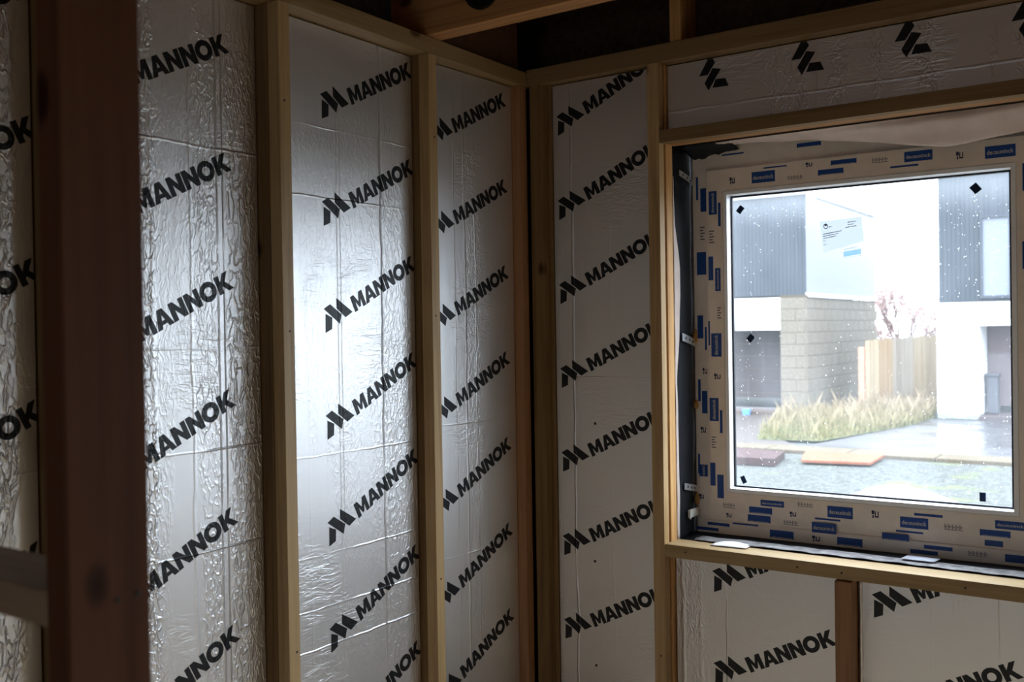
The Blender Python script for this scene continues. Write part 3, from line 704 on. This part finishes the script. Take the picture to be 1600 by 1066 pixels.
# ------------------------------------------------------------------ outside
ZG = -1.7
def ground(name, pts, z, mat, th=.06, **kw):
    bm = bmesh.new(); vs = [bm.verts.new((x, y, z+H)) for x, y in pts]; f = bm.faces.new(vs)
    if f.normal.z < 0: f.normal_flip()
    ex = bmesh.ops.extrude_face_region(bm, geom=[f]); bmesh.ops.translate(bm, vec=(0, 0, -th), verts=[g for g in ex['geom'] if isinstance(g, bmesh.types.BMVert)])
    bmesh.ops.recalc_face_normals(bm, faces=bm.faces)
    return tag(mesh_obj(name, bm, mat), **kw)
gm, n, p = new_mat('gravel'); b = NB(n)
vo = b.nd('ShaderNodeTexVoronoi'); vo.inputs['Scale'].default_value = 28; b.link(b.P(), vo.inputs['Vector'])
nz = b.noise(b.P(), 1.6, 4)
rg = b.ramp(b.math('ADD', b.math('MULTIPLY', vo.outputs['Distance'], .5), b.math('MULTIPLY', b.noise(b.P(), 9, 3), .6)), [(.25, (.026, .027, .024)), (.75, (.085, .085, .077))])
mx = b.nd('ShaderNodeMix', data_type='RGBA'); b.link(b.mapr(nz, .56, .70, 0, .55), mx.inputs['Factor']); b.link(rg, mx.inputs['A']); mx.inputs['B'].default_value = (.09, .10, .03, 1)
b.link(mx.outputs['Result'], p.inputs['Base Color']); p.inputs['Roughness'].default_value = .9; p.inputs['Specular IOR Level'].default_value = .05
b.link(b.bump(vo.outputs['Distance'], .02), p.inputs['Normal'])
ground('ground', [(-40, 3.3), (25, 3.3), (25, 60), (-40, 60)], ZG-.03, gm, kind='structure')
wet, n, p = new_mat('wet_concrete'); b = NB(n)
b.link(b.ramp(b.noise(b.P(), 1.1, 4), [(.3, (.042, .038, .038)), (.7, (.055, .051, .051))]), p.inputs['Base Color'])
b.link(b.mapr(b.noise(b.P(), .9, 3), .4, .65, .22, .5), p.inputs['Roughness']); p.inputs['Specular IOR Level'].default_value = .12
kerbm = plain('kerb_concrete', (.075, .058, .038), .8, 0, .1, bumpsc=30, var=.15)
ground('driveway', [(-4.5, 13.6), (6, 13.6), (6, 18.72), (-3.82, 18.72), (-3.85, 17.2)], ZG+.005, wet, label='wet pale concrete driveway leading to the right house garage', category='driveway')
ground('driveway', [(-14, 13.6), (-4.5, 13.6), (-5.2, 14.6), (-6.2, 18.0), (-6.3, 18.28), (-14, 18.28)], ZG+.003, plain('brown_concrete', (.055, .044, .038), .7, 0, .1, bumpsc=8, var=.12), label='brownish wet driveway in front of the left house garage', category='driveway')
kerb = empty('kerb', (-5, 13.3, ZG+H), label='pale kerb of long stones between the gravel and the driveways', category='kerb')
for i in range(9):
    x = -9.2 + i*.915*1.2
    box('kerb_stone', (x, 13.08, ZG-.05), (x+1.085, 13.59, ZG+.02), kerbm, kerb, .01)
slabm = plain('dark_slab', (.050, .032, .030), .9, 0, .03, bumpsc=20, var=.2)
ground('dark_panel', [(-5.9, 11.55), (-4.2, 11.72), (-4.34, 12.5), (-5.9, 12.75)], ZG+.07, slabm, .09, label='dark mauve flat panel lying on the gravel at the far left', category='panel')
ground('orange_sheet', [(-3.98, 12.07), (-3.18, 12.22), (-3.22, 13.02), (-4.22, 13.0), (-4.12, 12.55)], ZG+.03, plain('orange_sheet', (.17, .062, .036), .7, 0, .03, bumpsc=12, var=.1), .03, label='orange sheet lying flat on the gravel beside the kerb', category='sheet')
bm = bmesh.new()
def mound(u, v):
    r_, a = u, v*2*math.pi
    k = 1+.18*math.sin(3*a+1)+.1*math.sin(5*a)
    return (-2.2+.62*r_*k*math.cos(a), 9.35+.42*r_*k*math.sin(a), ZG+H-.03+.26*(1-r_**1.6)+.012*noise.noise(Vector((r_*6, a*3, 0))))
grid(bm, 14, 36, mound); bmesh.ops.remove_doubles(bm, verts=bm.verts, dist=1e-4)
tag(mesh_obj('sand_heap', bm, plain('white_sand', (.80, .78, .76), .9, bumpsc=40, bumpd=.01), None, True), 'small heap of white sand on the gravel just beyond the sill', 'heap')

render_m = plain('white_render', (.80, .80, .80), .8, bumpsc=60)
clad = plain('dark_cladding', (.040, .046, .054), .5, .0, .15, bumpsc=20)
clad_l = plain('pale_corrugated', (.17, .172, .18), .5, 0, .2, bumpsc=20)
garage = plain('mauve_garage_door', (.065, .054, .054), .6, 0, .2, bumpsc=10, var=.06)
blockm = plain('concrete_block', (.13, .108, .082), .9, bumpsc=24, bumpd=.004, var=.2)
mort = plain('mortar', (.12, .10, .076), .9)
def cladding(name, axis, fixed, a0, a1, z0, z1, mat, parent, sgn, pitch=.075):
    bm = bmesh.new(); a = a0; k = 0
    while a < a1 - .01:
        b_ = min(a+pitch-.012, a1)
        if axis == 'x': add_box(bm, (a, fixed-.007, z0+H), (b_, fixed, z1+H))
        else: add_box(bm, (fixed, a, z0+H), (fixed+.012, b_, z1+H))
        a += pitch
    return tag(mesh_obj(name, bm, mat, parent), kind='stuff')
hl = empty('house_with_blockwork', (-8, 20, ZG+H), label='left house, dark cladding over white band, garage and blockwork side wall', category='house')
box('wall', (-14, 18.42, -.06), (-6.44, 18.9, .56), render_m, hl)
box('upper_storey', (-14, 18.42, .60), (-5.945, 23.37, 2.50), clad, hl)
box('roof_edge', (-14, 18.34, 2.50), (-5.90, 23.4, 2.56), plain('roof_trim', (.25, .27, .30), .4), hl)
box('gutter_end', (-5.90, 18.36, 2.35), (-5.76, 18.50, 2.50), plain('gutter', (.30, .38, .42), .4), hl)
cladding('cladding', 'x', 18.42, -9.6, -5.93, .60, 2.50, clad, hl, -1)
cladding('side_cladding', 'y', -5.945, 18.42, 23.37, .66, 2.50, clad_l, hl, 1, .11)
box('band', (-6.44, 18.38, .555), (-5.90, 18.9, .60), kerbm, hl); box('band', (-5.94, 18.39, .56), (-5.89, 23.4, .64), render_m, hl)
gd = box('garage_door', (-13.8, 19.3, ZG+.25), (-6.46, 19.4, .0), garage, hl)
for k in range(6): box('door_groove', (-9.5, 19.29, -1.35+k*.25), (-6.47, 19.3, -1.34+k*.25), mort, gd)
box('garage_threshold', (-13.8, 18.3, ZG), (-6.45, 19.3, ZG+.06), plain('threshold', (.07, .045, .035), .6), hl)
box('garage_soffit', (-13.8, 18.9, -.06), (-6.44, 19.4, 0.02), garage, hl)
core_w = box('block_core', (-6.44, 18.383, ZG), (-5.922, 23.3, .55), mort, hl)
protos = {}
def block(dx, dy, c):
    key = (round(dx, 2), round(dy, 2))
    if key not in protos:
        bm = bmesh.new(); add_box(bm, (-dx/2, -dy/2, -.105), (dx/2, dy/2, .105), .006)
        me = bpy.data.meshes.new('block'); bm.to_mesh(me); bm.free(); me.materials.append(blockm); protos[key] = me
    o = bpy.data.objects.new('block', protos[key]); col(o); o.parent = hl; o.location = Vector((c[0], c[1], c[2]+H)) - Vector(hl.location)
for r_ in range(10):
    z = ZG + .112 + r_*.2255
    if r_ % 2: block(.475, .09, (-6.20, 18.42, z))
    else: block(.30, .09, (-6.287, 18.42, z)); block(.165, .09, (-6.047, 18.42, z))
    y = 18.38 if r_ % 2 else 18.60
    if not r_ % 2: block(.06, .21, (-5.945, 18.485, z))
    while y < 23.1: block(.06, .43, (-5.945, y+.22, z)); y += .44
hr = empty('white_rendered_house', (-2, 20, ZG+H), label='right house, white rendered ground floor, dark cladding and pale window above', category='house')
box('wall', (-3.73, 18.9, ZG+.08), (-3.03, 23, .38), render_m, hr); box('wall', (-3.03, 18.9, -.037), (3, 23, .38), render_m, hr)
box('plinth', (-3.73, 18.89, ZG), (-3.03, 19.2, ZG+.09), plain('green_plinth', (.22, .25, .22), .8, bumpsc=30, var=.3), hr)
box('upper_storey', (-3.69, 18.92, .38), (3, 23, 2.70), clad, hr)
box('roof_edge', (-3.72, 18.85, 2.70), (3, 23, 2.78), plain('roof_trim_right', (.25, .27, .30), .4), hr)
cladding('cladding', 'x', 18.92, -3.69, -3.0, .40, 2.70, clad, hr, -1); cladding('cladding', 'x', 18.92, -3.0, -.6, 1.90, 2.70, clad, hr, -1)
wf = frame_obj('window_frame', -3.0, -2.50, .44, 1.90, .04, .04, .05, .05, 18.86, 18.93, plain('grey_window_frame', (.05, .055, .065), .6, 0, .1), hr, .002)
box('window_pane', (-2.97, 18.895, .48), (-2.53, 18.905, 1.86), plain('glass_sky_reflection', (.15, .16, .185), .5, 0, .2), wf)  # pale pane colour stands in for the sky reflected in the glass
box('garage_back', (-3.02, 19.7, ZG+.2), (3, 19.8, -.04), plain('garage_interior', (.15, .12, .12), .6, 0, .2, bumpsc=10, var=.06), hr)
box('garage_threshold', (-3.03, 18.75, ZG), (3, 19.7, ZG+.07), plain('threshold_right', (.07, .055, .055), .6), hr)
binb = bmesh.new(); add_box(binb, (-2.98, 19.3, ZG+.072+H), (-2.80, 19.55, ZG+.75+H), .02); add_box(binb, (-3.0, 19.28, ZG+.75+H), (-2.78, 19.57, ZG+.80+H), .01)
tag(mesh_obj('grey_bin', binb, plain('bin_grey', (.07, .07, .08), .5)), 'narrow dark grey bin standing inside the right garage opening', 'bin')
bb = bmesh.new(); tube(bb, [(-7.05, 18.15, ZG+H), (-7.05, 18.15, ZG+H+.11)], [.07, .09], 12)
tag(mesh_obj('blue_bucket', bb, plain('blue_plastic', (.10, .25, .70), .4)), 'small blue bucket on the threshold of the left garage', 'bucket')
# fence
fm = [wood('fence_board_%d' % k, 'z', c, tuple(x*.8 for x in c), knots=False, rough=.8) for k, c in enumerate(((.34, .26, .17), (.31, .215, .13), (.30, .25, .20)))]
fe = empty('timber_fence', (-4.7, 20.3, ZG+H), label='pale vertical board fence between the two houses', category='fence')
A, B = Vector((-5.12, 19.4)), Vector((-4.10, 21.6)); nb = 19
for k in range(nb):
    a = A.lerp(B, k/nb); c = A.lerp(B, (k+.93)/nb); d = (B-A).normalized(); nrm = Vector((d.y, -d.x))*.02*(1 if k % 2 else .4)
    bm = bmesh.new(); top = -.30 + .09*k/nb + .02*random.random()
    vs = [bm.verts.new((q.x+s.x, q.y+s.y, z+H)) for z in (ZG, top) for q, s in ((a, nrm), (c, nrm), (c, nrm*0-nrm), (a, nrm*0-nrm))]
    for f_ in ((0, 1, 5, 4), (1, 2, 6, 5), (2, 3, 7, 6), (3, 0, 4, 7), (4, 5, 6, 7)): bm.faces.new([vs[i] for i in f_])
    bmesh.ops.recalc_face_normals(bm, faces=bm.faces)
    mesh_obj('fence_board', bm, fm[0 if k < 3 else (1 if k < 6 else (2 if k < 11 else 0))], fe)
o = box('fence_post', (-5.25, 19.35, ZG), (-5.14, 19.45, -.42), plain('reddish_post', (.42, .22, .15), .8, bumpsc=10, var=.1), fe, .01); o['label'] = 'reddish post'
# bare shrubs
shrub_m = plain('reddish_twigs', (.22, .14, .12), .8)
def shrub(x, y, h, spread, seed, label):
    rn = random.Random(seed); bm = bmesh.new()
    def grow(p, d, l, r_, lev):
        q = p + d*l; tube(bm, [p, p.lerp(q, .5)+Vector((rn.uniform(-1, 1), rn.uniform(-1, 1), 0))*l*.05, q], [r_, r_*.8, r_*.6], 5)
        if lev == 0:
            for k in range(5):
                e = q + Vector((rn.gauss(0, .1), rn.gauss(0, .1), rn.gauss(0, .1))); s = rn.uniform(.015, .035)
                bm.faces.new([bm.verts.new(e+Vector(v)*s) for v in ((1, 0, .3), (0, .4, 1), (-1, 0, -.2), (0, -.4, -.8))])
            return
        for k in range(4 if lev > 1 else 3):
            nd = (d + Vector((rn.uniform(-1, 1), rn.uniform(-1, 1), rn.uniform(-.25, .7)))*spread).normalized()
            grow(p.lerp(q, rn.uniform(.45, 1)), nd, l*rn.uniform(.6, .8), r_*.6, lev-1)
    grow(Vector((x, y, ZG+H)), Vector((0, 0, 1)), h*.42, .05, 4)
    tag(mesh_obj('bare_shrub', bm, shrub_m), label, 'shrub', 'bare shrubs behind the fence')
shrub(-6.25, 27, 3.0, .62, 2, 'tallest bare reddish shrub behind the middle of the fence')
shrub(-5.35, 27, 2.4, .6, 5, 'bare reddish shrub behind the fence close to the right house')
shrub(-6.95, 27, 1.9, .8, 9, 'low bare reddish shrub behind the left end of the fence')
# grass
gcol, n, p = new_mat('dry_and_green_grass'); b = NB(n)
sp = b.nd('ShaderNodeSeparateXYZ'); b.link(b.P(), sp.inputs[0])
c = b.ramp(b.math('ADD', b.mapr(sp.outputs[2], ZG+H, ZG+H+.45, 0, .8), b.math('MULTIPLY', b.noise(b.P(), 1.5, 2), .4)), [(.10, (.085, .090, .02)), (.34, (.16, .125, .055)), (.9, (.23, .17, .11))])
b.link(c, p.inputs['Base Color']); p.inputs['Roughness'].default_value = .8
poly = [(-5.35, 14.2), (-4.45, 14.35), (-3.85, 17.2), (-3.78, 18.9), (-4.25, 21.0), (-5.1, 19.3), (-5.9, 18.35), (-6.3, 18.0), (-5.9, 16)]
def inside(x, y):
    c_ = False
    for i in range(len(poly)):
        (x1, y1), (x2, y2) = poly[i], poly[i-1]
        if (y1 > y) != (y2 > y) and x < (x2-x1)*(y-y1)/(y2-y1)+x1: c_ = not c_
    return c_
ground('verge', poly, ZG+.012, plain('verge_soil', (.07, .075, .03), .9, bumpsc=10, var=.3), .005, label='overgrown verge patch in front of the fence and blockwork', category='verge')
rn = random.Random(11); bm = bmesh.new(); cnt = 0
while cnt < 9000:
    x, y = rn.uniform(-6.3, -3.8), rn.uniform(14.2, 21)
    if not inside(x, y): continue
    tall = .06 + .30*max(0, min(1, (y-15.5)/3.5))*rn.random()**.7 + (.22 if rn.random() < .03 else 0)
    a = rn.uniform(0, 6.28); dx, dy = .012*math.cos(a), .012*math.sin(a); lx, ly = rn.gauss(0, .25)*tall, rn.gauss(0, .25)*tall
    z = ZG+H+.0125
    v = [bm.verts.new(q) for q in ((x-dx, y-dy, z), (x+dx, y+dy, z), (x+lx*.4+dx*.6, y+ly*.4+dy*.6, z+tall*.6), (x+lx, y+ly, z+tall))]
    bm.faces.new(v); cnt += 1
tag(mesh_obj('verge_grass', bm, gcol), 'tall dry and green grass growing in front of the fence', 'grass', kind='stuff')
